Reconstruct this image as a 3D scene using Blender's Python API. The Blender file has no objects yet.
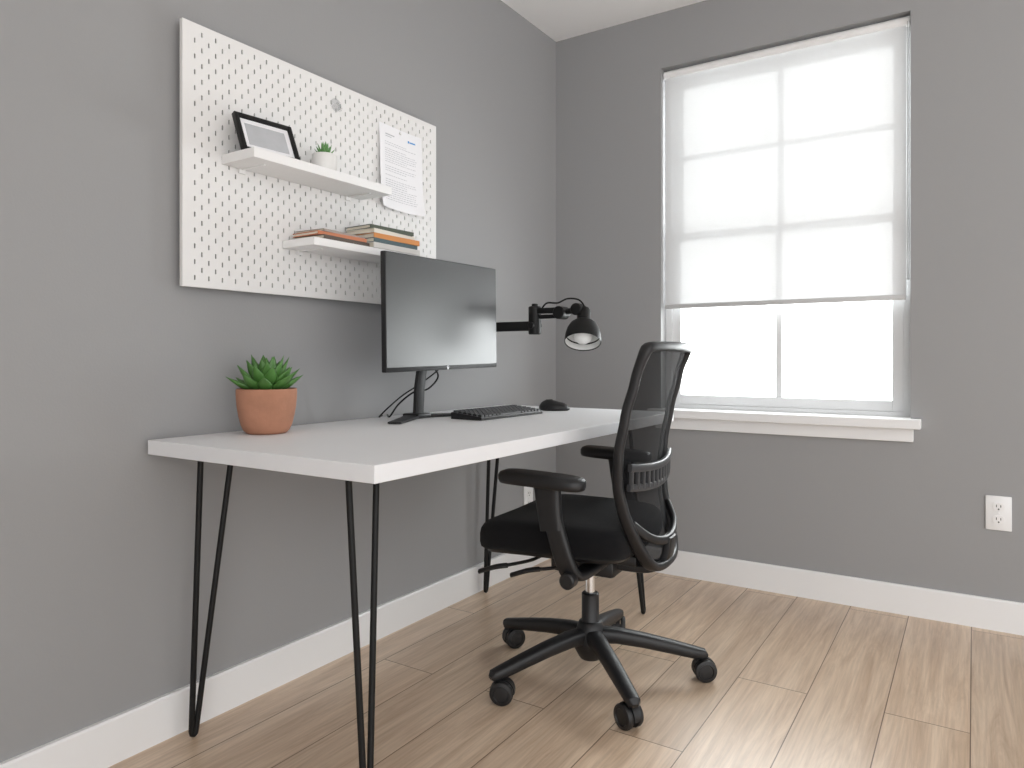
import bpy, bmesh, math, random
from mathutils import Vector, Matrix, Euler
random.seed(4)
S = bpy.context.scene
COL = S.collection
try:
    S.view_settings.view_transform = 'Standard'
    S.view_settings.look = 'None'
except Exception as e:
    print(e)

# ------------------------------------------------------------ materials
def mat(name, col, rough=0.5, metal=0.0, spec=0.5, bump=0.0, bscale=50.0, var=0.0, vscale=3.0, sheen=0.0, coat=0.0):
    m = bpy.data.materials.new(name); m.use_nodes = True
    nt = m.node_tree; b = nt.nodes['Principled BSDF']
    b.inputs['Base Color'].default_value = (*col, 1)
    b.inputs['Roughness'].default_value = rough
    b.inputs['Metallic'].default_value = metal
    b.inputs['Specular IOR Level'].default_value = spec
    if sheen: b.inputs['Sheen Weight'].default_value = sheen
    if coat: b.inputs['Coat Weight'].default_value = coat
    tc = nt.nodes.new('ShaderNodeTexCoord')
    n = nt.nodes.new('ShaderNodeTexNoise'); n.inputs['Scale'].default_value = vscale
    n.inputs['Detail'].default_value = 4
    nt.links.new(tc.outputs['Object'], n.inputs['Vector'])
    r = nt.nodes.new('ShaderNodeMix'); r.data_type = 'RGBA'
    v = max(var, 0.02)
    r.inputs[6].default_value = (*[c*(1-v) for c in col], 1)
    r.inputs[7].default_value = (*[min(1, c*(1+v)) for c in col], 1)
    nt.links.new(n.outputs['Fac'], r.inputs[0])
    nt.links.new(r.outputs[2], b.inputs['Base Color'])
    if bump:
        n2 = nt.nodes.new('ShaderNodeTexNoise'); n2.inputs['Scale'].default_value = bscale
        n2.inputs['Detail'].default_value = 3
        nt.links.new(tc.outputs['Object'], n2.inputs['Vector'])
        bp = nt.nodes.new('ShaderNodeBump'); bp.inputs['Strength'].default_value = bump
        bp.inputs['Distance'].default_value = 0.002
        nt.links.new(n2.outputs['Fac'], bp.inputs['Height'])
        nt.links.new(bp.outputs['Normal'], b.inputs['Normal'])
    return m

M_wall = mat('wall_paint', (0.312, 0.312, 0.314), 0.75, bump=0.12, bscale=180, var=0.03, vscale=1.2)
M_ceil = mat('ceiling_paint', (0.93, 0.93, 0.93), 0.8, bump=0.1, bscale=120)
M_trim = mat('trim_paint', (0.84, 0.84, 0.84), 0.4)
M_sash = mat('sash_vinyl', (0.66, 0.665, 0.67), 0.4)
M_desk = mat('desk_laminate', (0.80, 0.805, 0.82), 0.5)
M_white = mat('white_lacquer', (0.84, 0.835, 0.83), 0.45)
M_peg = mat('pegboard_white', (0.79, 0.782, 0.77), 0.5)
M_slot_shade = mat('slot_shade', (0.05, 0.05, 0.05), 0.8)  # painted shade seen through the pegboard slots
M_blackmetal = mat('black_powdercoat', (0.006, 0.006, 0.006), 0.5, spec=0.3, bump=0.1, bscale=400)
M_plastic = mat('black_plastic', (0.009, 0.009, 0.010), 0.45, bump=0.15, bscale=500)
M_plastic2 = mat('dark_grey_plastic', (0.028, 0.028, 0.030), 0.45)
M_lumbar = mat('lumbar_plastic', (0.045, 0.046, 0.049), 0.34)
M_fabric = mat('black_fabric', (0.007, 0.007, 0.008), 0.95, bump=0.8, bscale=900, sheen=0.05, spec=0.15)
M_chrome = mat('chrome', (0.75, 0.75, 0.75), 0.15, metal=1.0)
M_alu = mat('grey_metal', (0.35, 0.35, 0.36), 0.35, metal=0.9)
M_screen = mat('screen_glass', (0.032, 0.033, 0.034), 0.36, spec=0.75)
M_terra = mat('terracotta', (0.41, 0.195, 0.12), 0.92, bump=0.35, bscale=120, var=0.3, vscale=18)
M_soil = mat('soil', (0.05, 0.032, 0.02), 0.95, bump=1, bscale=200, var=0.3, vscale=60)
M_leaf = mat('succulent_green', (0.070, 0.185, 0.038), 0.42, var=0.5, vscale=14)
M_leaf2 = mat('small_succulent_green', (0.11, 0.27, 0.08), 0.45, var=0.3, vscale=30)
M_pot = mat('white_ceramic', (0.78, 0.77, 0.75), 0.35)
M_paper = mat('paper_white', (0.87, 0.87, 0.89), 0.7)
M_ink = mat('ink_grey', (0.47, 0.48, 0.50), 0.8)
M_blue = mat('ink_blue', (0.08, 0.32, 0.66), 0.7)
M_pages = mat('page_edges', (0.74, 0.68, 0.57), 0.9, bump=0.5, bscale=300)
M_dark = mat('dark_slot', (0.02, 0.02, 0.02), 0.8)
M_photo = mat('photo_print', (0.50, 0.51, 0.53), 0.25, var=0.2, vscale=14)
M_bulb = mat('bulb_frosted', (0.90, 0.90, 0.88), 0.4)
M_inner = mat('lamp_inner_white', (0.86, 0.86, 0.84), 0.4)

def glassmat(name, col=(1, 1, 1), gl=0.06, rough=0.02):
    m = bpy.data.materials.new(name); m.use_nodes = True
    nt = m.node_tree; nt.nodes.clear()
    o = nt.nodes.new('ShaderNodeOutputMaterial'); mx = nt.nodes.new('ShaderNodeMixShader')
    t = nt.nodes.new('ShaderNodeBsdfTransparent'); g = nt.nodes.new('ShaderNodeBsdfGlossy')
    t.inputs[0].default_value = (*col, 1); g.inputs['Roughness'].default_value = rough
    mx.inputs[0].default_value = gl
    nt.links.new(t.outputs[0], mx.inputs[1]); nt.links.new(g.outputs[0], mx.inputs[2])
    nt.links.new(mx.outputs[0], o.inputs[0]); return m
M_glass = glassmat('window_glass', (0.97, 0.985, 0.98), 0.03)
M_clear = glassmat('clear_acrylic', (0.96, 0.965, 0.97), 0.14, 0.15)

# blind fabric: woven, lets light through
M_blind = bpy.data.materials.new('blind_fabric'); M_blind.use_nodes = True
nt = M_blind.node_tree; nt.nodes.clear()
o = nt.nodes.new('ShaderNodeOutputMaterial')
tc = nt.nodes.new('ShaderNodeTexCoord')
nz = nt.nodes.new('ShaderNodeTexNoise'); nz.inputs['Scale'].default_value = 60
mp = nt.nodes.new('ShaderNodeMapping'); mp.inputs['Scale'].default_value = (1, 1, 8)
nt.links.new(tc.outputs['Object'], mp.inputs[0]); nt.links.new(mp.outputs[0], nz.inputs['Vector'])
cr = nt.nodes.new('ShaderNodeValToRGB')
cr.color_ramp.elements[0].color = (0.61, 0.615, 0.62, 1); cr.color_ramp.elements[1].color = (0.66, 0.665, 0.67, 1)
nt.links.new(nz.outputs['Fac'], cr.inputs[0])
df = nt.nodes.new('ShaderNodeBsdfDiffuse'); tl = nt.nodes.new('ShaderNodeBsdfTranslucent'); tp = nt.nodes.new('ShaderNodeBsdfTransparent')
nt.links.new(cr.outputs[0], df.inputs[0]); nt.links.new(cr.outputs[0], tl.inputs[0])
m1 = nt.nodes.new('ShaderNodeMixShader'); m1.inputs[0].default_value = 0.050
m2 = nt.nodes.new('ShaderNodeMixShader'); m2.inputs[0].default_value = 0.052
nt.links.new(df.outputs[0], m1.inputs[1]); nt.links.new(tl.outputs[0], m1.inputs[2])
nt.links.new(m1.outputs[0], m2.inputs[1]); nt.links.new(tp.outputs[0], m2.inputs[2])
nt.links.new(m2.outputs[0], o.inputs[0])

# chair mesh: black yarn with open gaps
M_mesh = bpy.data.materials.new('chair_mesh'); M_mesh.use_nodes = True
nt = M_mesh.node_tree; b = nt.nodes['Principled BSDF']; o = nt.nodes['Material Output']
b.inputs['Base Color'].default_value = (0.010, 0.010, 0.011, 1); b.inputs['Roughness'].default_value = 0.9
b.inputs['Specular IOR Level'].default_value = 0.15
tc = nt.nodes.new('ShaderNodeTexCoord')
wv = nt.nodes.new('ShaderNodeTexNoise')
wv.inputs['Scale'].default_value = 500
nt.links.new(tc.outputs['Object'], wv.inputs['Vector'])
mr = nt.nodes.new('ShaderNodeMapRange'); mr.inputs['To Min'].default_value = 0.78; mr.inputs['To Max'].default_value = 0.95
nt.links.new(wv.outputs['Fac'], mr.inputs['Value'])
tp = nt.nodes.new('ShaderNodeBsdfTransparent'); mx = nt.nodes.new('ShaderNodeMixShader')
nt.links.new(mr.outputs[0], mx.inputs[0]); nt.links.new(tp.outputs[0], mx.inputs[1]); nt.links.new(b.outputs[0], mx.inputs[2])
nt.links.new(mx.outputs[0], o.inputs[0])

# floor planks
M_floor = bpy.data.materials.new('oak_planks'); M_floor.use_nodes = True
nt = M_floor.node_tree; b = nt.nodes['Principled BSDF']; L = nt.links.new
tc = nt.nodes.new('ShaderNodeTexCoord'); sp = nt.nodes.new('ShaderNodeSeparateXYZ'); L(tc.outputs['Object'], sp.inputs[0])
ax = nt.nodes.new('ShaderNodeMath'); ax.operation = 'ADD'; ax.inputs[1].default_value = 10*0.195-1.70+0.0; L(sp.outputs['X'], ax.inputs[0])
ay = nt.nodes.new('ShaderNodeMath'); ay.operation = 'ADD'; ay.inputs[1].default_value = 0.87+13.0; L(sp.outputs['Y'], ay.inputs[0])
cb = nt.nodes.new('ShaderNodeCombineXYZ'); L(ay.outputs[0], cb.inputs[0]); L(ax.outputs[0], cb.inputs[1])
bk = nt.nodes.new('ShaderNodeTexBrick'); L(cb.outputs[0], bk.inputs['Vector'])
bk.inputs['Scale'].default_value = 1; bk.inputs['Brick Width'].default_value = 1.3; bk.inputs['Row Height'].default_value = 0.195
bk.inputs['Mortar Size'].default_value = 0.0016; bk.inputs['Mortar Smooth'].default_value = 0.2; bk.offset = 0.37
bk.inputs['Color1'].default_value = (0, 0, 0, 1); bk.inputs['Color2'].default_value = (1, 1, 1, 1); bk.inputs['Mortar'].default_value = (0.5, 0.5, 0.5, 1)
mp = nt.nodes.new('ShaderNodeMapping'); mp.inputs['Scale'].default_value = (15, 1.2, 1); L(tc.outputs['Object'], mp.inputs[0])
bo = nt.nodes.new('ShaderNodeVectorMath'); bo.operation = 'MULTIPLY_ADD'; bo.inputs[1].default_value = (7, 13, 5)
L(bk.outputs['Color'], bo.inputs[0]); L(mp.outputs[0], bo.inputs[2])
n1 = nt.nodes.new('ShaderNodeTexNoise'); n1.inputs['Scale'].default_value = 1.5; n1.inputs['Detail'].default_value = 10; n1.inputs['Roughness'].default_value = 0.70
n1.inputs['Distortion'].default_value = 0.8
L(bo.outputs[0], n1.inputs['Vector'])
cr = nt.nodes.new('ShaderNodeValToRGB'); L(n1.outputs['Fac'], cr.inputs[0])
cr.color_ramp.elements[0].position = 0.27; cr.color_ramp.elements[0].color = (0.47, 0.325, 0.215, 1)
cr.color_ramp.elements[1].position = 0.62; cr.color_ramp.elements[1].color = (0.73, 0.570, 0.425, 1)
# fine pores
mp2 = nt.nodes.new('ShaderNodeMapping'); mp2.inputs['Scale'].default_value = (160, 5, 1); L(tc.outputs['Object'], mp2.inputs[0])
n2 = nt.nodes.new('ShaderNodeTexNoise'); n2.inputs['Scale'].default_value = 1.0; n2.inputs['Detail'].default_value = 3; L(mp2.outputs[0], n2.inputs['Vector'])
pr = nt.nodes.new('ShaderNodeMapRange'); pr.inputs['From Min'].default_value = 0.35; pr.inputs['From Max'].default_value = 0.6
pr.inputs['To Min'].default_value = 0.87; pr.inputs['To Max'].default_value = 1.0; L(n2.outputs['Fac'], pr.inputs['Value'])
# knots
mp3 = nt.nodes.new('ShaderNodeMapping'); mp3.inputs['Scale'].default_value = (3.4, 1.25, 1); L(tc.outputs['Object'], mp3.inputs[0])
vo = nt.nodes.new('ShaderNodeTexVoronoi'); vo.inputs['Scale'].default_value = 1.0; L(mp3.outputs[0], vo.inputs['Vector'])
kr = nt.nodes.new('ShaderNodeMapRange'); kr.interpolation_type = 'SMOOTHSTEP'; kr.inputs['From Min'].default_value = 0.015; kr.inputs['From Max'].default_value = 0.085
kr.inputs['To Min'].default_value = 0.70; kr.inputs['To Max'].default_value = 1.0; L(vo.outputs['Distance'], kr.inputs['Value'])
pk = nt.nodes.new('ShaderNodeMath'); pk.operation = 'MULTIPLY'; L(pr.outputs[0], pk.inputs[0]); L(kr.outputs[0], pk.inputs[1])
mv = nt.nodes.new('ShaderNodeMix'); mv.data_type = 'RGBA'; mv.blend_type = 'MULTIPLY'; mv.inputs[0].default_value = 1.0
vr = nt.nodes.new('ShaderNodeMapRange'); vr.inputs['To Min'].default_value = 0.90; vr.inputs['To Max'].default_value = 1.04
L(bk.outputs['Color'], vr.inputs['Value'])
vk = nt.nodes.new('ShaderNodeMath'); vk.operation = 'MULTIPLY'; L(vr.outputs[0], vk.inputs[0]); L(pk.outputs[0], vk.inputs[1])
L(cr.outputs[0], mv.inputs[6]); L(vk.outputs[0], mv.inputs[7])
mm = nt.nodes.new('ShaderNodeMix'); mm.data_type = 'RGBA'; L(bk.outputs['Fac'], mm.inputs[0]); L(mv.outputs[2], mm.inputs[6])
mm.inputs[7].default_value = (0.17, 0.11, 0.07, 1); L(mm.outputs[2], b.inputs['Base Color'])
b.inputs['Roughness'].default_value = 0.30
bp = nt.nodes.new('ShaderNodeBump'); bp.inputs['Strength'].default_value = 0.04; bp.inputs['Distance'].default_value = 0.002
L(n1.outputs['Fac'], bp.inputs['Height']); L(bp.outputs['Normal'], b.inputs['Normal'])

# ------------------------------------------------------------ geometry helpers
def obj(name, verts, faces, m, parent=None, smooth=True, angle=40, **props):
    me = bpy.data.meshes.new(name)
    me.from_pydata([tuple(v) for v in verts], [], faces)
    bm = bmesh.new(); bm.from_mesh(me)
    bmesh.ops.recalc_face_normals(bm, faces=bm.faces); bm.to_mesh(me); bm.free()
    if smooth:
        for p in me.polygons: p.use_smooth = True
        me.set_sharp_from_angle(angle=math.radians(angle))
    for mm_ in (m if isinstance(m, (list, tuple)) else [m]): me.materials.append(mm_)
    ob = bpy.data.objects.new(name, me); COL.objects.link(ob)
    if parent is not None: ob.parent = parent
    for k, v in props.items(): ob[k] = v
    return ob

def empty(name, loc, rotz=0, label=None, category=None):
    e = bpy.data.objects.new(name, None); e.empty_display_size = 0.1
    e.location = loc; e.rotation_euler = (0, 0, rotz); COL.objects.link(e)
    if label: e['label'] = label
    if category: e['category'] = category
    return e

class G:
    """geometry accumulator"""
    def __init__(s): s.v = []; s.f = []
    def add(s, v, f):
        n = len(s.v); s.v += [Vector(p) for p in v]; s.f += [tuple(i+n for i in q) for q in f]; return s
    def box(s, x0, x1, y0, y1, z0, z1, bev=0.0, M=None, seg=2):
        bm = bmesh.new(); bmesh.ops.create_cube(bm, size=1)
        for v in bm.verts:
            v.co = Vector(((x0+x1)/2+v.co.x*(x1-x0), (y0+y1)/2+v.co.y*(y1-y0), (z0+z1)/2+v.co.z*(z1-z0)))
        if bev: bmesh.ops.bevel(bm, geom=list(bm.edges), offset=bev, segments=seg, profile=0.5, affect='EDGES')
        if M: bmesh.ops.transform(bm, matrix=M, verts=bm.verts)
        bm.verts.index_update()
        s.add([v.co.copy() for v in bm.verts], [[v.index for v in f.verts] for f in bm.faces]); bm.free(); return s
    def loft(s, rings, closed=False, caps=True):
        n = len(rings[0]); v = [p for r in rings for p in r]; f = []
        R = len(rings)
        for i in range(R if closed else R-1):
            j = (i+1) % R
            for k in range(n):
                l = (k+1) % n
                f.append((i*n+k, i*n+l, j*n+l, j*n+k))
        if caps and not closed:
            f.append(tuple(range(n))[::-1]); f.append(tuple((R-1)*n+k for k in range(n)))
        return s.add(v, f)
    def sweep(s, pts, sec, closed=False, seg=14, up=Vector((0, 0, 1)), p=2.0):
        pts = [Vector(q) for q in pts]; n = len(pts); rings = []
        for i, q in enumerate(pts):
            if closed: t = pts[(i+1) % n]-pts[i-1]
            else: t = pts[min(i+1, n-1)]-pts[max(i-1, 0)]
            t.normalize()
            u = up(i/(n-1)) if callable(up) else up
            side = t.cross(u)
            if side.length < 1e-4: side = t.cross(Vector((1, 0.01, 0)))
            side.normalize(); u2 = side.cross(t).normalized()
            a = sec(i/(n-1)) if callable(sec) else sec
            if not isinstance(a, tuple): a = (a, a)
            ring = []
            for k in range(seg):
                w = 2*math.pi*k/seg; c, d = math.cos(w), math.sin(w)
                c = math.copysign(abs(c)**(2/p), c); d = math.copysign(abs(d)**(2/p), d)
                ring.append(q+side*a[0]*c+u2*a[1]*d)
            rings.append(ring)
        return s.loft(rings, closed)
    def lathe(s, prof, seg=32, M=None, cap=True):
        rings = []
        for r, z in prof:
            rings.append([Vector((r*math.cos(2*math.pi*k/seg), r*math.sin(2*math.pi*k/seg), z)) for k in range(seg)])
        if M: rings = [[M @ q for q in r] for r in rings]
        return s.loft(rings, False, cap)
    def cyl(s, p0, p1, r, seg=20, bev=0.0):
        p0 = Vector(p0); p1 = Vector(p1); d = p1-p0; L_ = d.length
        M = Matrix.Translation(p0) @ d.to_track_quat('Z', 'Y').to_matrix().to_4x4()
        pr = [(r-bev, 0), (r, bev), (r, L_-bev), (r-bev, L_)] if bev else [(r, 0), (r, L_)]
        return s.lathe(pr, seg, M)
    def make(s, name, m, parent=None, smooth=True, **k): return obj(name, s.v, s.f, m, parent, smooth, **k)

def spline(pts, n=8, closed=False):
    P = [Vector(p) for p in pts]; out = []; N = len(P)
    rng = range(N) if closed else range(N-1)
    for i in rng:
        if closed: a, b_, c, d = P[i-1], P[i], P[(i+1) % N], P[(i+2) % N]
        else: a, b_, c, d = P[max(i-1, 0)], P[i], P[i+1], P[min(i+2, N-1)]
        for k in range(n):
            t = k/n
            out.append(0.5*((2*b_)+(c-a)*t+(2*a-5*b_+4*c-d)*t*t+(3*b_-a-3*c+d)*t**3))
    if not closed: out.append(P[-1])
    return out

def interp(x, tab):
    if x <= tab[0][0]: return tab[0][1]
    for (a, va), (b_, vb) in zip(tab, tab[1:]):
        if x <= b_:
            t = (x-a)/(b_-a); t = t*t*(3-2*t)*0.5+t*0.5
            return va+(vb-va)*t
    return tab[-1][1]

# ------------------------------------------------------------ room shell
H = 2.495
X1, Y1 = 4.2, -5.2
WX0, WX1, WZ0, WZ1 = 0.537, 1.510, 0.70, 2.247
G().box(-0.12, X1, Y1, 0.16, -0.1, 0).make('floor', M_floor, smooth=False, kind='structure')
G().box(-0.12, X1, Y1, 0.16, H, H+0.1).make('ceiling', M_ceil, smooth=False, kind='structure')
G().box(-0.12, 0, Y1, 0.16, 0, H).make('wall_left', M_wall, smooth=False, kind='structure')
G().box(0, 1.7, Y1, Y1+0.12, 0, H).make('fill_block_wall', M_wall, smooth=False, kind='structure')  # unseen partial wall, added to block fill and darken the near left wall
g = G().box(0, WX0, 0, 0.16, 0, H).box(WX1, X1, 0, 0.16, 0, H).box(WX0, WX1, 0, 0.16, 0, WZ0).box(WX0, WX1, 0, 0.16, WZ1, H)
g.make('wall_back', M_wall, smooth=False, kind='structure')

def bb_profile_y(name, x, y0, y1):
    prof = [(0, 0), (0.014, 0), (0.014, 0.104), (0.011, 0.109), (0, 0.109)]
    G().loft([[Vector((x+a, y, z)) for a, z in prof] for y in (y0, y1)]).make(name, M_trim, smooth=False, kind='structure')
bb_profile_y('baseboard_left', 0, Y1+0.12, -0.014)
prof = [(0, 0), (-0.014, 0), (-0.014, 0.104), (-0.011, 0.109), (0, 0.109)]
G().loft([[Vector((x, a, z)) for a, z in prof] for x in (0.0, X1)]).make('baseboard_back', M_trim, smooth=False, kind='structure')

# sill and apron
G().box(WX0-0.045, WX1+0.035, -0.052, 0.0, 0.694, 0.730, 0.003).box(WX0+0.0005, WX1-0.0005, -0.001, 0.07, 0.7005, 0.730, 0.0).box(WX0-0.02, WX1+0.01, -0.018, 0, 0.644, 0.694, 0.002).make('trim_1', M_trim, smooth=False, kind='structure')

# window frame (double hung)
g = G()
a, b_ = WX0, WX1
fy0, fy1 = 0.065, 0.145
g.box(a, a+0.026, fy0, fy1, 0.730, WZ1).box(b_-0.026, b_, fy0, fy1, 0.730, WZ1)
g.box(a+0.026, b_-0.026, fy0, fy1, WZ1-0.03, WZ1).box(a+0.026, b_-0.026, fy0, fy1, 0.730, 0.748)
x0, x1 = a+0.026, b_-0.026
def sash(y0, y1, z0, z1, st, rb, rt, zm=None):
    g.box(x0, x0+st, y0, y1, z0, z1, 0.002).box(x1-st, x1, y0, y1, z0, z1, 0.002)
    g.box(x0+st, x1-st, y0, y1, z0, z0+rb, 0.002).box(x0+st, x1-st, y0, y1, z1-rt, z1, 0.002)
    xm = (x0+x1)/2
    g.box(xm-0.012, xm+0.012, y0+0.008, y1-0.008, z0+rb, z1-rt)
    if zm: g.box(x0+st, x1-st, y0+0.009, y1-0.009, zm-0.011, zm+0.011)
sash(0.072, 0.102, 0.748, 1.515, 0.040, 0.042, 0.035)
sash(0.106, 0.136, 1.480, WZ1-0.03, 0.040, 0.035, 0.045, 1.86)
win = g.make('window_1', M_sash, smooth=False, kind='structure')
G().box(x0+0.035, x1-0.035, 0.086, 0.089, 0.785, 1.485).box(x0+0.035, x1-0.035, 0.120, 0.123, 1.51, WZ1-0.07).make('glass', M_glass, win, smooth=False)

# roller blind
bl = empty('roller_blind', ((a+b_)/2, 0.03, 1.18), label='white translucent roller blind pulled halfway down the window', category='window blind')
def rel(g, e):
    Mi = (Matrix.Translation(e.location) @ e.rotation_euler.to_matrix().to_4x4()).inverted()
    g.v = [Mi @ q for q in g.v]; return g
g = G()
n_ = 24
for i in range(n_+1):
    z = 1.19+(WZ1-0.022-1.19)*i/n_
    g.v.append(Vector((a+0.008, 0.0295, z))); g.v.append(Vector((b_-0.016, 0.0295, z)))
for i in range(n_): g.f.append((2*i, 2*i+1, 2*i+3, 2*i+2))
rel(g, bl).make('blind_fabric', M_blind, bl, smooth=False)
M_rail = mat('rail_grey', (0.55, 0.55, 0.55), 0.45)
rel(G().box(a+0.008, b_-0.016, 0.022, 0.037, 1.174, 1.194, 0.003), bl).make('bottom_rail', M_rail, bl)
rel(G().cyl((a+0.004, 0.038, WZ1-0.0235), (b_-0.004, 0.038, WZ1-0.0235), 0.018), bl).make('roller_tube', M_white, bl)
g = G()
for xx in (b_-0.011, b_-0.006):
    g.cyl((xx, 0.018, 1.25), (xx, 0.018, WZ1-0.03), 0.0016, 6)
    for k in range(90):
        z = 1.25+k*(WZ1-0.03-1.25)/90
        g.lathe([(0.0004, -0.0022), (0.0024, 0), (0.0004, 0.0022)], 6, Matrix.Translation((xx, 0.018, z)))
rel(g, bl).make('pull_chain', M_rail, bl)

# ------------------------------------------------------------ desk
DX0, DX1, DY0, DY1, DZ = 0.018, 0.772, -2.052, -0.478, 0.755
desk = empty('desk', ((DX0+DX1)/2, (DY0+DY1)/2, 0), label='long white laminate desk with black metal hairpin legs', category='desk')
rel(G().box(DX0, DX1, DY0, DY1, DZ-0.035, DZ, 0.0015), desk).make('tabletop', M_desk, desk, label='white laminate tabletop', smooth=False)
def hairpin(fx, fy, ox, oy):
    A = Vector((fx+ox, fy, DZ-0.037)); B = Vector((fx+ox, fy+oy, DZ-0.037)); F = Vector((fx, fy, 0.0080))
    e = 0.0062*(1 if oy > 0 else -1)
    pts = [A, F+Vector((0, -e, 0.010)), F+Vector((0, -e*0.7, 0.002)), F,
           F+Vector((0, e*0.7, 0.002)), F+Vector((0, e, 0.010)), B]
    P = []
    for i in range(len(pts)-1):
        n = 12 if i in (0, 5) else 2
        for k in range(n): P.append(pts[i].lerp(pts[i+1], k/n))
    P.append(pts[-1])
    g = G().sweep(P, 0.0072, seg=12, up=Vector((1, 0, 0.03)))
    g.box(fx+ox-0.02, fx+ox+0.02, min(A.y, B.y)-0.02, max(A.y, B.y)+0.02, DZ-0.039, DZ-0.035)
    rel(g, desk).make('leg', M_blackmetal, desk, label='black hairpin leg')
hairpin(0.060, -1.957, 0.03, 0.09)
hairpin(0.660, -1.957, -0.055, 0.085)
hairpin(0.045, -0.657, 0.02, 0.08)
hairpin(0.675, -0.535, -0.055, -0.085)

# ------------------------------------------------------------ pegboard
PX = 0.035
py0, py1, pz0, pz1 = -1.972, -0.964, 1.137, 1.813
peg = empty('pegboard', (0.001, (py0+py1)/2, pz0), label='large white pegboard with staggered slots mounted on the grey wall', category='pegboard')
g = G(); th = 0.0035; tb = 0.012; mg = 0.014
cols = 24; rows = 32
cw = (py1-py0-2*mg-0.02)/cols; rh = (pz1-pz0-2*mg)/rows
sw, sh = 0.0020, 0.0066
def cell(y0, y1, z0, z1):
    cy, cz = (y0+y1)/2, (z0+z1)/2
    inner = []
    for k in range(8):
        t = math.pi/8+k*math.pi/4
        inner.append((cy+sw*(1 if math.cos(t) > 0 else -1)*(1 if abs(math.cos(t)) > .5 else .45), cz+sh*(1 if math.sin(t) > 0 else -1)*(1 if abs(math.sin(t)) > .5 else .8)))
    outer = [(y1, cz+rh*.25), (y1, z1), (y0, z1), (y0, cz+rh*.25), (y0, cz-rh*.25), (y0, z0), (y1, z0), (y1, cz-rh*.25)]
    v = [(PX, *p) for p in outer]+[(PX, *p) for p in inner]+[(PX-th, *p) for p in inner]
    f = []
    for k in range(8):
        l = (k+1) % 8
        f.append((k, l, 8+l, 8+k)); f.append((8+k, 8+l, 16+l, 16+k))
    g.add(v, f)
ys = py0+mg; ye = py1-mg
for r in range(rows):
    z0 = pz0+mg+r*rh; off = cw/2 if r % 2 else 0
    s0 = ys+0.0
    if off: g.add([(PX, ys, z0), (PX, ys+off, z0), (PX, ys+off, z0+rh), (PX, ys, z0+rh)], [(0, 1, 2, 3)])
    for c in range(cols):
        cell(s0+off+c*cw, s0+off+(c+1)*cw, z0, z0+rh)
    e_ = s0+off+cols*cw
    g.add([(PX, e_, z0), (PX, ye, z0), (PX, ye, z0+rh), (PX, e_, z0+rh)], [(0, 1, 2, 3)])
g.box(PX-tb, PX, py0, py1, pz0, pz0+mg).box(PX-tb, PX, py0, py1, pz1-mg, pz1)
g.box(PX-tb, PX, py0, ys, pz0+mg, pz1-mg).box(PX-tb, PX, ye, py1, pz0+mg, pz1-mg)
rel(g, peg).make('perforated_panel', M_peg, peg, smooth=False)
i_ = 0.03
g = G().box(0.001, PX-tb, py0+i_, py1-i_, pz0+i_, pz0+i_+mg).box(0.001, PX-tb, py0+i_, py1-i_, pz1-i_-mg, pz1-i_)
g.box(0.001, PX-tb, py0+i_, py0+i_+mg, pz0+i_+mg, pz1-i_-mg).box(0.001, PX-tb, py1-i_-mg, py1-i_, pz0+i_+mg, pz1-i_-mg)
rel(g, peg).make('light_seal_rim', M_peg, peg, smooth=False)  # added rim closing the gap to the wall, keeps light out of the slots
rel(G().box(PX-tb+0.0005, PX-tb+0.003, ys, ye, pz0+mg, pz1-mg), peg).make('slot_shade_sheet', M_slot_shade, peg, smooth=False)  # dark sheet added in place of the shade behind the slots

def shelf(y0, y1, ztop, th_, lab):
    e = empty('wall_shelf', (PX, (y0+y1)/2, ztop-th_), label=lab, category='shelf')
    rel(G().box(PX+0.001, PX+0.135, y0, y1, ztop-th_, ztop, 0.0015), e).make('shelf_board', M_white, e)
    for yy in (y0+0.06, y1-0.06):
        g = G().box(PX+0.001, PX+0.006, yy-0.010, yy+0.010, ztop-th_-0.012, ztop-th_)
        g.box(PX+0.001, PX+0.1, yy-0.003, yy+0.003, ztop-th_-0.003, ztop-th_)
        rel(g, e).make('shelf_bracket', M_white, e, smooth=False)
shelf(-1.861, -1.35, 1.494, 0.026, 'long white shelf on the pegboard holding a picture frame')
shelf(-1.664, -1.20, 1.293, 0.022, 'lower white shelf hooked on the pegboard holding stacked books')

# picture frame
pf = empty('picture_frame', (0.138, -1.775, 1.4945), label='black photo frame with white mat leaning back on the shelf', category='picture frame')
pf.rotation_euler = (0, math.radians(-24), math.radians(-6))
w, h, t = 0.086, 0.120, 0.015
g = G().box(-t, 0, -w, -w+0.012, 0, h, 0.001).box(-t, 0, w-0.012, w, 0, h, 0.001).box(-t, 0, -w+0.012, w-0.012, 0, 0.012, 0.001).box(-t, 0, -w+0.012, w-0.012, h-0.012, h, 0.001)
g.box(-t, -t+0.003, -w+0.01, w-0.01, 0.01, h-0.01)
g.make('frame', M_blackmetal, pf)
G().box(-0.009, -0.007, -w+0.012, w-0.012, 0.012, h-0.012).make('mat_board', M_paper, pf, smooth=False)
G().box(-0.007, -0.0065, -w+0.026, w-0.026, 0.026, h-0.026).make('photo_print', M_photo, pf, smooth=False)
G().box(-t-0.003, -t, -0.02, 0.02, 0.012, 0.09).make('easel_back', M_dark, pf, smooth=False)

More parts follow.
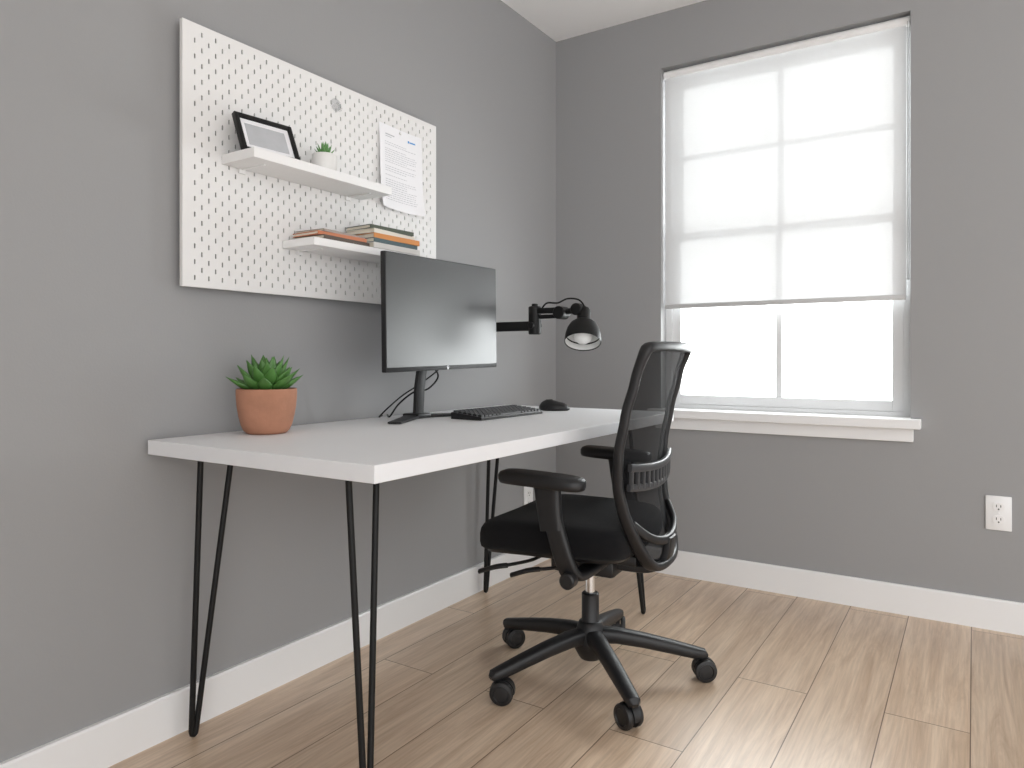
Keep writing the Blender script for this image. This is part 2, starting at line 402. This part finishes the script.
# leaves
def leaf(g, base, az, el, L_, w, th_, curl=0.35):
    d = Vector((math.cos(az)*math.cos(el), math.sin(az)*math.cos(el), math.sin(el)))
    side = Vector((-math.sin(az), math.cos(az), 0)); rings = []
    up = side.cross(d)*-1
    if up.z < 0: up = -up
    N = 10
    for i in range(N+1):
        t_ = i/N
        c = base+d*L_*t_+up*L_*curl*t_*t_*0.6
        if t_ < .45: f_ = 0.55+0.45*math.sin(math.pi/2*t_/0.45)
        else: f_ = max(0.02, (1-((t_-.45)/.55)**1.6))
        ww = w*f_; tt = th_*max(0.04, f_*(1-0.3*t_))
        ring = []
        for k in range(12):
            q = 2*math.pi*k/12; s_ = math.sin(q)
            ring.append(c+side*ww*math.cos(q)+up*tt*(s_*0.45 if s_ > 0 else s_))
        rings.append(ring)
    g.loft(rings)

# terracotta plant
pp = empty('potted_succulent', (0.128, -1.79, DZ), label='green spiky succulent in a round terracotta pot on the desk', category='potted plant')
G().lathe([(0.042, 0), (0.050, 0.001), (0.058, 0.008), (0.0650, 0.024), (0.0710, 0.048), (0.0750, 0.072), (0.0770, 0.095), (0.0775, 0.106), (0.0775, 0.112), (0.0770, 0.117), (0.0755, 0.119), (0.0740, 0.117), (0.073, 0.104)], 56).make('pot', M_terra, pp, angle=80)
G().lathe([(0.073, 0.104), (0.060, 0.110), (0.02, 0.114), (0.001, 0.114)], 32).make('soil', M_soil, pp)
g = G()
for n, el, L_, w, r0, zb in ((9, 19, 0.086, 0.0190, 0.018, .116), (9, 33, 0.086, 0.0190, 0.014, .122), (8, 47, 0.083, 0.0185, 0.010, .128), (7, 61, 0.078, 0.0170, 0.007, .133), (4, 78, 0.068, 0.0135, 0.003, .137)):
    o0 = random.random()*6
    for k in range(n):
        az = o0+2*math.pi*k/n+random.uniform(-.1, .1)
        leaf(g, Vector((r0*math.cos(az), r0*math.sin(az), zb)), az, math.radians(el+random.uniform(-5, 5)), L_*random.uniform(.9, 1.06), w, 0.0135, 0.20)
g.lathe([(0.012, 0.108), (0.016, 0.118), (0.012, 0.135), (0.002, 0.14)], 16)
g.make('leaves', M_leaf, pp, angle=80)

# small shelf plant
sp_ = empty('small_potted_succulent', (0.10, -1.563, 1.494), label='tiny succulent in a white ceramic pot on the shelf', category='potted plant')
G().lathe([(0.028, 0), (0.033, 0.003), (0.036, 0.03), (0.036, 0.058), (0.034, 0.060), (0.032, 0.055)], 36).make('pot', M_pot, sp_)
G().lathe([(0.033, 0.050), (0.001, 0.053)], 24).make('soil', M_soil, sp_)
g = G()
for n, el, L_ in ((8, 38, 0.042), (7, 58, 0.047), (5, 78, 0.050)):
    o0 = random.random()*6
    for k in range(n):
        az = o0+2*math.pi*k/n
        leaf(g, Vector((0, 0, 0.050)), az, math.radians(el), L_, 0.0060, 0.004, 0.15)
g.make('leaves', M_leaf2, sp_, angle=80)

# paper sheet pinned to the board
pap = empty('paper_sheet', (PX+0.001, -1.165, 1.745), label='white printed sheet of paper pinned to the pegboard', category='paper')
pap.rotation_euler = (math.radians(-1.5), 0, 0)
W2, HH = 0.103, 0.285
g = G(); N = 14
def bowx(z, y=0):
    q = -z/HH; return 0.0012+0.006*math.sin(math.pi*q)+0.012*q**3+0.016*(abs(y)/W2)**3*(q**4)+0.010*max(0, y/W2)**3
for i in range(N+1):
    z = -HH*i/N
    for j in range(13):
        y = W2*(-1+2*j/12); g.v.append(Vector((bowx(z, y), y, z)))
for i in range(N):
    for j in range(12):
        q = i*13+j; g.f.append((q, q+1, q+14, q+13))
g.make('sheet', M_paper, pap)
g = G(); gb = G()
def dash(gg, y0, y1, z, hh):
    e = 0.0008
    gg.add([(bowx(z, y0)+e, y0, z), (bowx(z, y1)+e, y1, z), (bowx(z-hh, y1)+e, y1, z-hh), (bowx(z-hh, y0)+e, y0, z-hh)], [(0, 1, 2, 3)])
dash(g, -0.075, -0.03, -0.030, 0.0035); dash(g, -0.075, -0.045, -0.038, 0.0022)
dash(gb, 0.038, 0.046, -0.027, 0.008); dash(gb, 0.048, 0.074, -0.029, 0.005)
z = -0.058
while z > -0.255:
    end = random.choice([0.078, 0.074, 0.07, 0.03])
    y = -0.078
    while y < end:
        l = random.uniform(0.005, 0.014); dash(g, y, min(y+l, end), z, 0.0016); y += l+0.003
    z -= 0.0075 if random.random() > .15 else 0.015
g.make('printed_text', M_ink, pap, smooth=False); gb.make('blue_stamp', M_blue, pap, smooth=False)
G().lathe([(0.004, 0), (0.0055, 0.002), (0.0045, 0.006), (0.001, 0.007)], 14, Matrix.Translation((0.001, 0, -0.012)) @ Matrix.Rotation(math.pi/2, 4, 'Y')).make('push_pin', M_white, pap)

# clear round hook
hk = empty('clear_hook', (PX, -1.46, 1.745), label='round clear plastic hook stuck on the pegboard', category='hook')
Mr = Matrix.Rotation(math.pi/2, 4, 'Y')
G().lathe([(0.019, 0.0002), (0.021, 0.002), (0.019, 0.005), (0.008, 0.006)], 28, Mr).make('disc', M_clear, hk)
G().sweep(spline([(0.006, 0, 0.004), (0.016, 0, 0.0), (0.016, 0, -0.018), (0.022, 0, -0.022), (0.028, 0, -0.014)], 6), 0.003, seg=8, up=Vector((0, 1, 0))).make('hook_arm', M_clear, hk)

# books
def book(cx, cy, z, dx, ly, th_, col, rot, lab, grp):
    e = empty('book', (cx, cy, z), math.radians(rot), lab, 'book'); e['group'] = grp
    m = mat('book_cover', col, 0.55)
    c = 0.0018
    g = G().box(-dx/2, dx/2, -ly/2, ly/2, 0, c).box(-dx/2, dx/2, -ly/2, ly/2, th_-c, th_).box(dx/2-c, dx/2, -ly/2, ly/2, c, th_-c)
    g.make('cover', m, e, smooth=False)
    G().box(-dx/2+0.003, dx/2-c, -ly/2+0.003, ly/2-0.003, c, th_-c).make('pages', M_pages, e, smooth=False)
    return z+th_+0.0002
G1, G2 = 'books lying on the lower shelf', 'books stacked at the end of the lower shelf'
z = 1.2932
z = book(0.105, -1.535, z, 0.118, 0.19, 0.012, (0.10, 0.075, 0.06), 3, 'slim dark brown book lying flat on the lower shelf', G1)
z = book(0.105, -1.545, z, 0.112, 0.185, 0.010, (0.55, 0.20, 0.10), -2, 'slim rust-orange book lying flat on another book', G1)
z = book(0.103, -1.54, z, 0.110, 0.175, 0.007, (0.35, 0.30, 0.27), 4, 'thin beige-grey booklet on top of a pile', G1)
z = 1.2932
z = book(0.108, -1.325, z, 0.128, 0.215, 0.017, (0.62, 0.60, 0.57), 0, 'off-white paperback at the bottom of the stack', G2)
z = book(0.106, -1.328, z, 0.124, 0.21, 0.014, (0.06, 0.10, 0.11), 2, 'dark teal book in the stack', G2)
z = book(0.108, -1.32, z, 0.122, 0.205, 0.016, (0.62, 0.25, 0.07), -2, 'orange book in the stack', G2)
z = book(0.104, -1.33, z, 0.118, 0.20, 0.013, (0.70, 0.66, 0.58), 3, 'cream paperback in the stack', G2)
z = book(0.106, -1.335, z, 0.114, 0.19, 0.012, (0.07, 0.085, 0.06), -3, 'dark green book on top of the stack', G2)

# ------------------------------------------------------------ monitor
mo = empty('monitor', (0.16, -1.2, DZ), label='black widescreen computer monitor on a slim stand on the desk', category='monitor')
c = Vector((0.262, -1.187, 1.095)); wid, hei = 0.302, 0.178
MM = Matrix.Translation(c) @ Matrix.Rotation(math.radians(1.0), 4, 'X') @ Matrix.Rotation(math.radians(2), 4, 'Z')
def mrel(g):
    g.v = [MM @ q for q in g.v]; return rel(g, mo)
g = G().box(-0.018, 0.0, -wid, wid, -hei, hei, 0.003)
g.box(-0.045, -0.017, -wid*0.5, wid*0.5, -hei*0.6, hei*0.6, 0.01)
mrel(g).make('housing', M_plastic, mo)
mrel(G().box(-0.001, 0.0008, -wid+0.003, wid-0.003, -hei+0.014, hei-0.003)).make('screen', M_screen, mo, smooth=False)
g = G()
g.sweep([(0.0012, 0.0055*math.cos(t), -hei+0.007+0.0055*math.sin(t)) for t in [2*math.pi*k/20 for k in range(20)]], 0.0007, closed=True, seg=6, up=Vector((1, 0, 0)))
mrel(g).make('logo_ring', M_alu, mo)
tcv = bpy.data.curves.new('logo_letters', 'FONT'); tcv.body = 'hp'; tcv.size = 0.009; tcv.align_x = 'CENTER'; tcv.extrude = 0.0002; tcv.shear = 0.25
to = bpy.data.objects.new('logo_tmp', tcv); COL.objects.link(to)
me = bpy.data.meshes.new_from_object(to.evaluated_get(bpy.context.evaluated_depsgraph_get()))
bpy.data.objects.remove(to)
Mt = Matrix.Translation((0.0014, 0, -hei+0.0048)) @ Matrix(((0, 0, 1, 0), (1, 0, 0, 0), (0, 1, 0, 0), (0, 0, 0, 1)))
g = G().add([Mt @ v.co for v in me.vertices], [tuple(p.vertices) for p in me.polygons])
mrel(g).make('logo_letters', M_alu, mo, smooth=False)
# neck & base
rel(G().sweep([(0.150, -1.2, DZ+0.008), (0.155, -1.2, DZ+0.1), (0.175, -1.2, DZ+0.22), (0.185, -1.2, DZ+0.36)], lambda t: (0.021, 0.010), seg=16, up=Vector((1, 0, 0)), p=4).box(0.18, 0.222, -1.24, -1.16, 1.05, 1.13, 0.004), mo).make('stand_neck', M_plastic, mo)
g = G()
for sy in (-1, 1):
    g.sweep([(0.130, -1.2, DZ+0.006), (0.175, -1.2+sy*0.08, DZ+0.0055), (0.245, -1.2+sy*0.22, DZ+0.0045)], lambda t: (0.030-0.008*t, 0.0055-0.0015*t), seg=12, p=4)
g.box(0.11, 0.18, -1.235, -1.165, DZ+0.0005, DZ+0.016, 0.005)
rel(g, mo).make('stand_base', M_plastic, mo)
g = G()
g.sweep(spline([(0.19, -1.22, 1.0), (0.19, -1.17, 0.93), (0.17, -1.12, 0.89), (0.15, -1.15, 0.85), (0.13, -1.2, 0.84), (0.09, -1.23, 0.80), (0.07, -1.25, DZ+0.005), (0.03, -1.22, DZ+0.006)], 8), 0.003, seg=8)
g.sweep(spline([(0.2, -1.18, 1.0), (0.18, -1.14, 0.95), (0.16, -1.10, 0.92), (0.13, -1.16, 0.87), (0.10, -1.22, 0.83), (0.08, -1.27, 0.79), (0.05, -1.28, DZ+0.005), (0.025, -1.24, DZ+0.006)], 8), 0.0025, seg=8)
rel(g, mo).make('cable', M_blackmetal, mo)

# ------------------------------------------------------------ keyboard & mouse
kb = empty('keyboard', (0.340, -1.0, DZ), math.radians(-2), 'black computer keyboard lying on the white desk', 'keyboard')
G().loft([[Vector((x, y, z)) for x, z in ((-0.062, 0.001), (0.062, 0.001), (0.0635, 0.008), (0.062, 0.011), (-0.060, 0.023), (-0.0635, 0.020))] for y in (-0.18, 0.18)]).make('keyboard_case', M_plastic, kb, smooth=False)
g = G(); kw = 0.352/17
for r in range(6):
    x = -0.051+r*0.0203
    y = -0.176
    k = 0
    while y < 0.174:
        l = kw
        if r == 5 and 5 <= k <= 5: l = kw*6
        zt = 0.0235-(x+0.06)*0.098
        if y+l > 0.177: l = 0.177-y
        g.box(x-0.0075, x+0.0075, y+0.0018, y+l-0.0018, zt-0.003, zt+0.006, 0.0014, seg=1)
        y += l; k += 1
g.make('keys', M_plastic2, kb, smooth=False)
ms = empty('computer_mouse', (0.365, -0.66, DZ), math.radians(15), 'black computer mouse on the white desk', 'mouse')
rings = []
for s_, z in ((0.90, 0.0005), (1.0, 0.004), (1.0, 0.011), (0.93, 0.02), (0.80, 0.028), (0.60, 0.034), (0.35, 0.0375), (0.08, 0.0385)):
    rings.append([Vector((0.060*s_*math.cos(t)-0.004*(1-s_), 0.034*s_*math.sin(t)*(1-0.06*math.cos(2*t)), z*(1-0.12*math.cos(t)*(z > .005)))) for t in [2*math.pi*k/36 for k in range(36)]])
G().loft(rings).make('mouse_body', M_plastic, ms, angle=60)
G().cyl((-0.028, -0.004, 0.0345), (-0.028, 0.004, 0.0345), 0.0075, 16, 0.001).make('scroll_wheel', M_plastic2, ms)

# ------------------------------------------------------------ wall arm lamp
la = empty('swing_arm_lamp', (0, -0.72, 1.078), label='black articulated swing arm lamp with a small dome shade', category='lamp')
ly = -0.72
rel(G().box(0.0, 0.014, ly-0.03, ly+0.03, 1.02, 1.14, 0.003).box(0.014, 0.04, ly-0.014, ly+0.014, 1.06, 1.096, 0.002), la).make('wall_mount', M_blackmetal, la)
rel(G().box(0.035, 0.305, ly-0.016, ly+0.016, 1.058, 1.094, 0.004), la).make('lower_arm', M_blackmetal, la)
g = G().cyl((0.315, ly, 1.044), (0.315, ly, 1.150), 0.024, 24, 0.003).cyl((0.315, ly, 1.148), (0.315, ly, 1.160), 0.012, 16, 0.002)
g.cyl((0.315, ly-0.034, 1.078), (0.315, ly+0.034, 1.078), 0.012, 16, 0.002)
rel(g, la).make('joint', M_blackmetal, la)
rel(G().cyl((0.43, ly-0.027, 1.122), (0.43, ly+0.027, 1.122), 0.024, 24, 0.003), la).make('joint', M_blackmetal, la)
rel(G().cyl((0.500, ly-0.025, 1.132), (0.500, ly+0.025, 1.132), 0.022, 24, 0.003), la).make('joint', M_blackmetal, la)
g = G().box(0.325, 0.43, ly-0.014, ly-0.005, 1.122, 1.142, 0.001).box(0.325, 0.43, ly+0.005, ly+0.014, 1.122, 1.142, 0.001)
g.cyl((0.325, ly, 1.110), (0.43, ly, 1.110), 0.008, 10)
g.cyl((0.43, ly, 1.122), (0.51, ly, 1.134), 0.011, 12)
rel(g, la).make('upper_arm', M_blackmetal, la)
rel(G().sweep(spline([(0.345, ly, 1.140), (0.375, ly-0.01, 1.160), (0.42, ly-0.012, 1.158), (0.46, ly-0.01, 1.172), (0.50, ly-0.005, 1.168), (0.52, ly, 1.150), (0.522, ly, 1.135)], 8), 0.0032, seg=8), la).make('cord', M_blackmetal, la)
dv = Vector((0.18, -0.42, -0.84)).normalized()
Ms = Matrix.Translation((0.515, ly+0.016, 1.136)) @ dv.to_track_quat('Z', 'Y').to_matrix().to_4x4()
rel(G().lathe([(0.006, 0), (0.020, 0.003), (0.024, 0.012), (0.024, 0.054), (0.036, 0.060), (0.049, 0.072), (0.058, 0.090), (0.063, 0.110), (0.065, 0.130), (0.065, 0.142), (0.0635, 0.142), (0.061, 0.111)], 40, Ms, cap=False), la).make('lamp_shade', M_blackmetal, la)
rel(G().lathe([(0.0625, 0.139), (0.0612, 0.111), (0.0565, 0.092), (0.047, 0.075), (0.02, 0.065), (0.001, 0.063)], 40, Ms, cap=False), la).make('shade_lining', M_inner, la)
rel(G().lathe([(0.013, 0.064), (0.016, 0.076), (0.029, 0.096), (0.034, 0.114), (0.031, 0.130), (0.018, 0.142), (0.001, 0.146)], 28, Ms), la).make('bulb', M_bulb, la)

# ------------------------------------------------------------ outlets
def outlet(loc, rotz, nm, lab):
    e = empty(nm, loc, rotz, lab, 'outlet')
    G().box(-0.038, 0.038, -0.006, -0.0002, -0.060, 0.060, 0.002).make('cover_plate', M_trim, e)
    for zc in (-0.0225, 0.0225):
        pts = []
        for k in range(28):
            t = 2*math.pi*k/28
            pts.append((0.0175*math.cos(t), max(-0.0145, min(0.0145, 0.0175*math.sin(t)))))
        G().loft([[Vector((x, -0.006, zc+z)) for x, z in pts], [Vector((x, -0.0085, zc+z)) for x, z in pts]]).make('receptacle', M_white, e, smooth=False)
        g = G().box(-0.0075, -0.0052, -0.009, -0.0084, zc-0.001, zc+0.008).box(0.0052, 0.0075, -0.009, -0.0084, zc-0.001, zc+0.007)
        g.cyl((0, -0.0084, zc-0.008), (0, -0.009, zc-0.008), 0.0026, 12)
        g.make('slot', M_dark, e, smooth=False)
    G().cyl((0, -0.006, 0), (0, -0.0085, 0), 0.003, 12).make('screw', M_white, e)
outlet((1.78, 0, 0.411), 0, 'power_outlet', 'white duplex power outlet on the grey window wall')
outlet((0, -0.262, 0.315), math.radians(90), 'power_outlet', 'white duplex power outlet low on the wall behind the desk')

# ------------------------------------------------------------ office chair
ch = empty('office_chair', (0.74, -1.10, 0), math.radians(5.5), 'black mesh-back office chair on five casters pulled up to the desk', 'office chair')
R = 0.322
g = G().lathe([(0.030, 0.055), (0.034, 0.06), (0.048, 0.085), (0.050, 0.115), (0.040, 0.150), (0.034, 0.165), (0.030, 0.168)], 32)
angs = [math.radians(22.5+72*k) for k in range(5)]
for a_ in angs:
    ca, sa = math.cos(a_), math.sin(a_)
    P = [(ca*r, sa*r, z) for r, z in ((0.03, 0.125), (0.08, 0.124), (0.16, 0.112), (0.24, 0.096), (0.30, 0.083), (0.335, 0.076), (0.345, 0.072))]
    g.sweep(P, lambda t: (0.026-0.010*t if t < .99 else .008, 0.024-0.010*t if t < .99 else 0.006), seg=16, p=3)
base = g.make('base', M_plastic, ch, label='five-star black plastic base')
for i, a_ in enumerate(angs):
    ca, sa = math.cos(a_), math.sin(a_)
    ce = bpy.data.objects.new('caster', None); ce.empty_display_size = .03; COL.objects.link(ce); ce.parent = ch
    ce.location = (ca*R, sa*R, 0); sw_ = [0.5, 1.9, 0.9, 0.3, 2.6][i]
    ce.rotation_euler = (0, 0, sw_)
    g = G().cyl((0, 0, 0.03), (0, 0, 0.078), 0.0065, 12)
    N = 14; rr = []
    for k in range(N+1):
        t = math.radians(-10+200*k/N)
        rr.append([Vector((0.014+0.0345*math.cos(t), y, 0.033+0.0345*math.sin(t))) for y in (-0.008, 0.008)]+[Vector((0.014+0.024*math.cos(t), y, 0.033+0.024*math.sin(t))) for y in (0.008, -0.008)])
    g.loft(rr); g.cyl((0.014, -0.024, 0.033), (0.014, 0.024, 0.033), 0.006, 10)
    g.make('caster_fork', M_plastic, ce)
    for sy in (-1, 1):
        Mw = Matrix.Translation((0.014, sy*0.0095, 0.033)) @ Matrix.Rotation(-sy*math.pi/2, 4, 'X')
        G().lathe([(0.012, 0), (0.032, 0.0), (0.033, 0.002), (0.033, 0.011), (0.031, 0.015), (0.022, 0.017), (0.020, 0.014), (0.008, 0.015), (0.001, 0.015)], 32, Mw).make('wheel', M_plastic, ce)

g = G().lathe([(0.030, 0.16), (0.030, 0.165), (0.026, 0.17), (0.026, 0.248), (0.022, 0.252)], 28)
gl = g.make('gas_lift', M_plastic, ch)
G().cyl((0, 0, 0.246), (0, 0, 0.32), 0.015, 24).make('piston', M_chrome, gl, label='chrome piston')
g = G().box(-0.10, 0.10, -0.075, 0.075, 0.322, 0.372, 0.012).box(-0.16, 0.16, -0.055, 0.055, 0.360, 0.390, 0.006)
g.lathe([(0.022, 0.306), (0.034, 0.310), (0.036, 0.335)], 24)
g.cyl((-0.05, -0.09, 0.347), (-0.05, 0.09, 0.347), 0.018, 20, 0.003)
g.make('tilt_mechanism', M_plastic, ch)

def seat_rings(levels, x0, x1, hw, n=5.0, seg=96):
    rings = []; cx = (x0+x1)/2; hx = (x1-x0)/2
    for s_, z, dz in levels:
        ring = []
        for k in range(seg):
            t = 2*math.pi*k/seg; c_, d_ = math.cos(t), math.sin(t)
            x = math.copysign(abs(c_)**(2/n), c_); y = math.copysign(abs(d_)**(2/n), d_)
            X = cx+x*(hx-s_); Y = y*(hw-s_)*(1.0-0.04*x)
            q = max(0, (cx-X)/hx); e = abs(Y)/hw
            ring.append(Vector((X, Y, z-dz*(0.016*q**3)+dz*0.007*e*e)))
        rings.append(ring)
    return rings
lv = [(0.022, 0.406, 1), (0.010, 0.408, 1), (0.002, 0.416, 1), (-0.001, 0.430, 1), (-0.001, 0.455, 1), (0.002, 0.469, 1), (0.008, 0.479, 1), (0.018, 0.487, 1), (0.034, 0.492, 1), (0.07, 0.494, 1), (0.13, 0.493, 1), (0.19, 0.492, 1), (0.2, 0.492, 1)]
G().loft(seat_rings(lv, -0.275, 0.178, 0.243, 6)).make('seat', M_fabric, ch, label='black fabric seat cushion', angle=70)
lv = [(0.09, 0.388, 0.3), (0.05, 0.390, 1), (0.020, 0.398, 1), (0.012, 0.410, 1), (0.022, 0.412, 1)]
G().loft(seat_rings(lv, -0.272, 0.178, 0.243, 6)).make('seat_pan', M_plastic, ch, angle=70)

# levers
for x, zz, l in ((-0.11, 0.372, 0.255), (-0.03, 0.362, 0.215)):
    g = G().sweep(spline([(x, -0.06, zz), (x-0.01, -0.16, zz), (x-0.045, -l, zz+0.004)], 6), 0.0048, seg=10)
    g.sweep(spline([(x-0.042, -l+0.008, zz+0.003), (x-0.070, -l-0.012, zz), (x-0.115, -l-0.022, zz-0.016)], 5), lambda t: (0.012, 0.0065), seg=12)
    g.make('lever', M_plastic, ch)

# armrests
sx_ = 0.022
for sy in (-1, 1):
    g = G()
    P = spline([(0.045+sx_, sy*0.08, 0.378), (0.036+sx_, sy*0.20, 0.371), (0.030+sx_, sy*0.262, 0.378), (0.016+sx_, sy*0.283, 0.42), (-0.008+sx_, sy*0.288, 0.50), (-0.024+sx_, sy*0.290, 0.565)], 6)
    g.sweep(P, lambda t: (0.027-0.002*t, 0.012), seg=18, up=lambda t: Vector((0, -sy*min(1, t*2.2), 1-min(1, t*1.6)+0.05)), p=4)
    P = [(-0.018+sx_, sy*0.290, 0.50), (-0.026+sx_, sy*0.290, 0.56), (-0.030+sx_, sy*0.290, 0.605), (-0.032+sx_, sy*0.290, 0.622)]
    g.sweep(P, lambda t: (0.031+0.008*t, 0.015), seg=18, up=Vector((0, -sy, 0.05)), p=4)
    arm = g.make('armrest', M_plastic, ch)
    G().cyl((0.030+sx_, sy*0.272, 0.374), (0.030+sx_, sy*0.308, 0.374), 0.021, 24, 0.004).make('adjustment_knob', M_plastic, arm)
    rings = []
    for s_, z in ((0.012, 0.614), (0.003, 0.616), (0.0, 0.624), (0.0, 0.637), (0.005, 0.645), (0.016, 0.649), (0.03, 0.650)):
        ring = []
        for k in range(48):
            t = 2*math.pi*k/48; c_, d_ = math.cos(t), math.sin(t)
            x = math.copysign(abs(c_)**(0.6), c_); y = math.copysign(abs(d_)**(0.6), d_)
            ring.append(Vector((-0.024+x*(0.122-s_), sy*0.290+y*(0.045-s_)+sy*0.006*x*x, z-0.004*x)))
        rings.append(ring)
    G().loft(rings).make('arm_pad', M_plastic, arm, angle=60)

# backrest: outline (half width y, height z) of one side, bottom to top
RT = [(0.34, 0.200), (0.40, 0.190), (0.47, 0.172), (0.54, 0.158), (0.61, 0.153), (0.70, 0.162), (0.80, 0.182), (0.90, 0.208), (1.0, 0.240)]
half = [(0.0, 0.376), (0.05, 0.376), (0.095, 0.382), (0.128, 0.402), (0.155, 0.445), (0.180, 0.505), (0.202, 0.58), (0.216, 0.66), (0.221, 0.74), (0.221, 0.82), (0.218, 0.90), (0.216, 0.945), (0.214, 0.970), (0.204, 0.983), (0.12, 0.986), (0.0, 0.987)]
def bx(y, z):
    cv = 0.036 if z < 0.75 else 0.036-0.012*(z-0.75)/0.25
    return interp(z, RT)+cv*(1-(y/0.225)**2)
hp_ = spline([(0, y, z) for y, z in half], 6)
prof = [(p.y, p.z) for p in hp_]
pts2 = [(-y, z) for y, z in prof]+[(y, z) for y, z in prof[::-1][1:-1]]
loop = [Vector((bx(y, z), y, z)) for y, z in pts2]
def resample(P, n):
    P2 = P+[P[0]]; L_ = [0]
    for a1, b1 in zip(P2, P2[1:]): L_.append(L_[-1]+(b1-a1).length)
    out = []; j = 0
    for i in range(n):
        s_ = L_[-1]*i/n
        while L_[j+1] < s_: j += 1
        out.append(P2[j].lerp(P2[j+1], (s_-L_[j])/max(1e-9, L_[j+1]-L_[j])))
    return out
loop = resample(loop, 160)
loop = [(loop[i-1]+loop[i]*2+loop[(i+1) % len(loop)])/4 for i in range(len(loop))]
def sec_back(t):
    i = int(round(t*(len(loop)-1))); z = loop[i].z
    low = max(0, min(1, (0.68-z)/0.22)); top = max(0, min(1, (z-0.93)/0.05))
    return (0.0095+0.003*low+0.004*top, 0.013+0.005*low+0.003*top)
back = G().sweep(loop, sec_back, closed=True, seg=16, up=Vector((1, 0, 0.1)), p=3).make('backrest', M_plastic, ch, label='black curved plastic back frame')
# mesh panel
def hw_at(z):
    best = 0
    for (y0_, z0_), (y1_, z1_) in zip(prof, prof[1:]):
        if min(z0_, z1_) <= z <= max(z0_, z1_) and abs(z1_-z0_) > 1e-6:
            best = max(best, y0_+(y1_-y0_)*(z-z0_)/(z1_-z0_))
    return best
rows_, cols_ = 50, 20; g = G()
for i in range(rows_+1):
    z = 0.382+(0.978-0.382)*i/rows_
    hw = max(0.02, hw_at(z)-0.003)
    for j in range(cols_+1):
        y = hw*(-1+2*j/cols_)
        g.v.append(Vector((bx(y, z), y, z)))
for i in range(rows_):
    for j in range(cols_):
        a0 = i*(cols_+1)+j; g.f.append((a0, a0+1, a0+cols_+2, a0+cols_+1))
g.make('mesh_panel', M_mesh, back)
# lumbar support with slots
g = G()
def band(zc, hh, hw, off, r):
    P = [(bx(hw*s_, zc)+off, hw*s_, zc-0.012*(1-s_*s_)) for s_ in [-1+2*k/20 for k in range(21)]]
    g.sweep(P, (r, hh), seg=12, p=4)
band(0.664, 0.011, 0.196, 0.020, 0.007); band(0.610, 0.010, 0.192, 0.020, 0.007)
for k in range(13):
    s_ = -0.96+1.92*k/12; y = 0.192*s_
    P = [(bx(y, 0.64)+0.020, y, 0.608-0.012*(1-s_*s_)), (bx(y, 0.64)+0.021, y, 0.664-0.012*(1-s_*s_))]
    g.sweep(P, (0.0070, 0.006), seg=8, up=Vector((1, 0, 0)), p=4)
g.make('lumbar_support', M_lumbar, back)
g = G()
P = spline([(bx(.17, .50)+0.004, -0.176, 0.510), (0.218, -0.130, 0.470), (0.234, -0.07, 0.450), (0.240, 0, 0.444), (0.234, 0.07, 0.450), (0.218, 0.130, 0.470), (bx(.17, .50)+0.004, 0.176, 0.510)], 6)
g.sweep(P, (0.008, 0.012), seg=14, p=3)
P = spline([(0.08, 0, 0.352), (0.185, 0, 0.354), (0.230, 0, 0.385), (0.242, 0, 0.45)], 6)
g.sweep(P, lambda t: (0.045-0.015*t, 0.013), seg=16, up=lambda t: Vector((-t, 0, 1.05-t)), p=4)
g.make('back_support', M_plastic, back)

# ------------------------------------------------------------ lights
w_ = bpy.data.worlds.new('World'); S.world = w_; w_.use_nodes = True
nt = w_.node_tree; bg = nt.nodes['Background']; L = nt.links.new
bg.inputs[0].default_value = (0.985, 0.99, 1.0, 1)
tc = nt.nodes.new('ShaderNodeTexCoord'); sp = nt.nodes.new('ShaderNodeSeparateXYZ'); L(tc.outputs['Generated'], sp.inputs[0])
mr = nt.nodes.new('ShaderNodeMapRange'); mr.interpolation_type = 'SMOOTHSTEP'
mr.inputs['From Min'].default_value = 0.62; mr.inputs['From Max'].default_value = 0.85
mr.inputs['To Min'].default_value = 0.0; mr.inputs['To Max'].default_value = 5.0
L(sp.outputs['Y'], mr.inputs['Value'])
mr2 = nt.nodes.new('ShaderNodeMapRange'); mr2.interpolation_type = 'SMOOTHSTEP'
mr2.inputs['From Min'].default_value = -0.9; mr2.inputs['From Max'].default_value = 0.25
mr2.inputs['To Min'].default_value = 3.0; mr2.inputs['To Max'].default_value = 1.5
L(sp.outputs['Y'], mr2.inputs['Value'])
ad = nt.nodes.new('ShaderNodeMath'); ad.operation = 'ADD'; L(mr.outputs[0], ad.inputs[0]); L(mr2.outputs[0], ad.inputs[1])
L(ad.outputs[0], bg.inputs[1])
def area(name, loc, rot, sx, sy, e, col=(1, 1, 1)):
    l = bpy.data.lights.new(name, 'AREA'); l.shape = 'RECTANGLE'; l.size = sx; l.size_y = sy; l.energy = e; l.color = col
    o_ = bpy.data.objects.new(name, l); o_.location = loc; o_.rotation_euler = rot; COL.objects.link(o_)
    return o_
area('window_daylight', (1.02, 0.60, 1.6), (math.radians(-90), 0, 0), 2.4, 2.6, 175, (0.97, 0.985, 1.0))

# ------------------------------------------------------------ camera
cd = bpy.data.cameras.new('camera'); cd.sensor_width = 36; cd.lens = 711/1024*36
cd.shift_y = -26/1024; cd.clip_start = 0.05
co = bpy.data.objects.new('camera', cd); COL.objects.link(co)
co.location = (1.707, -3.022, 0.955); co.rotation_euler = (math.radians(90), 0, math.radians(33))
S.camera = co
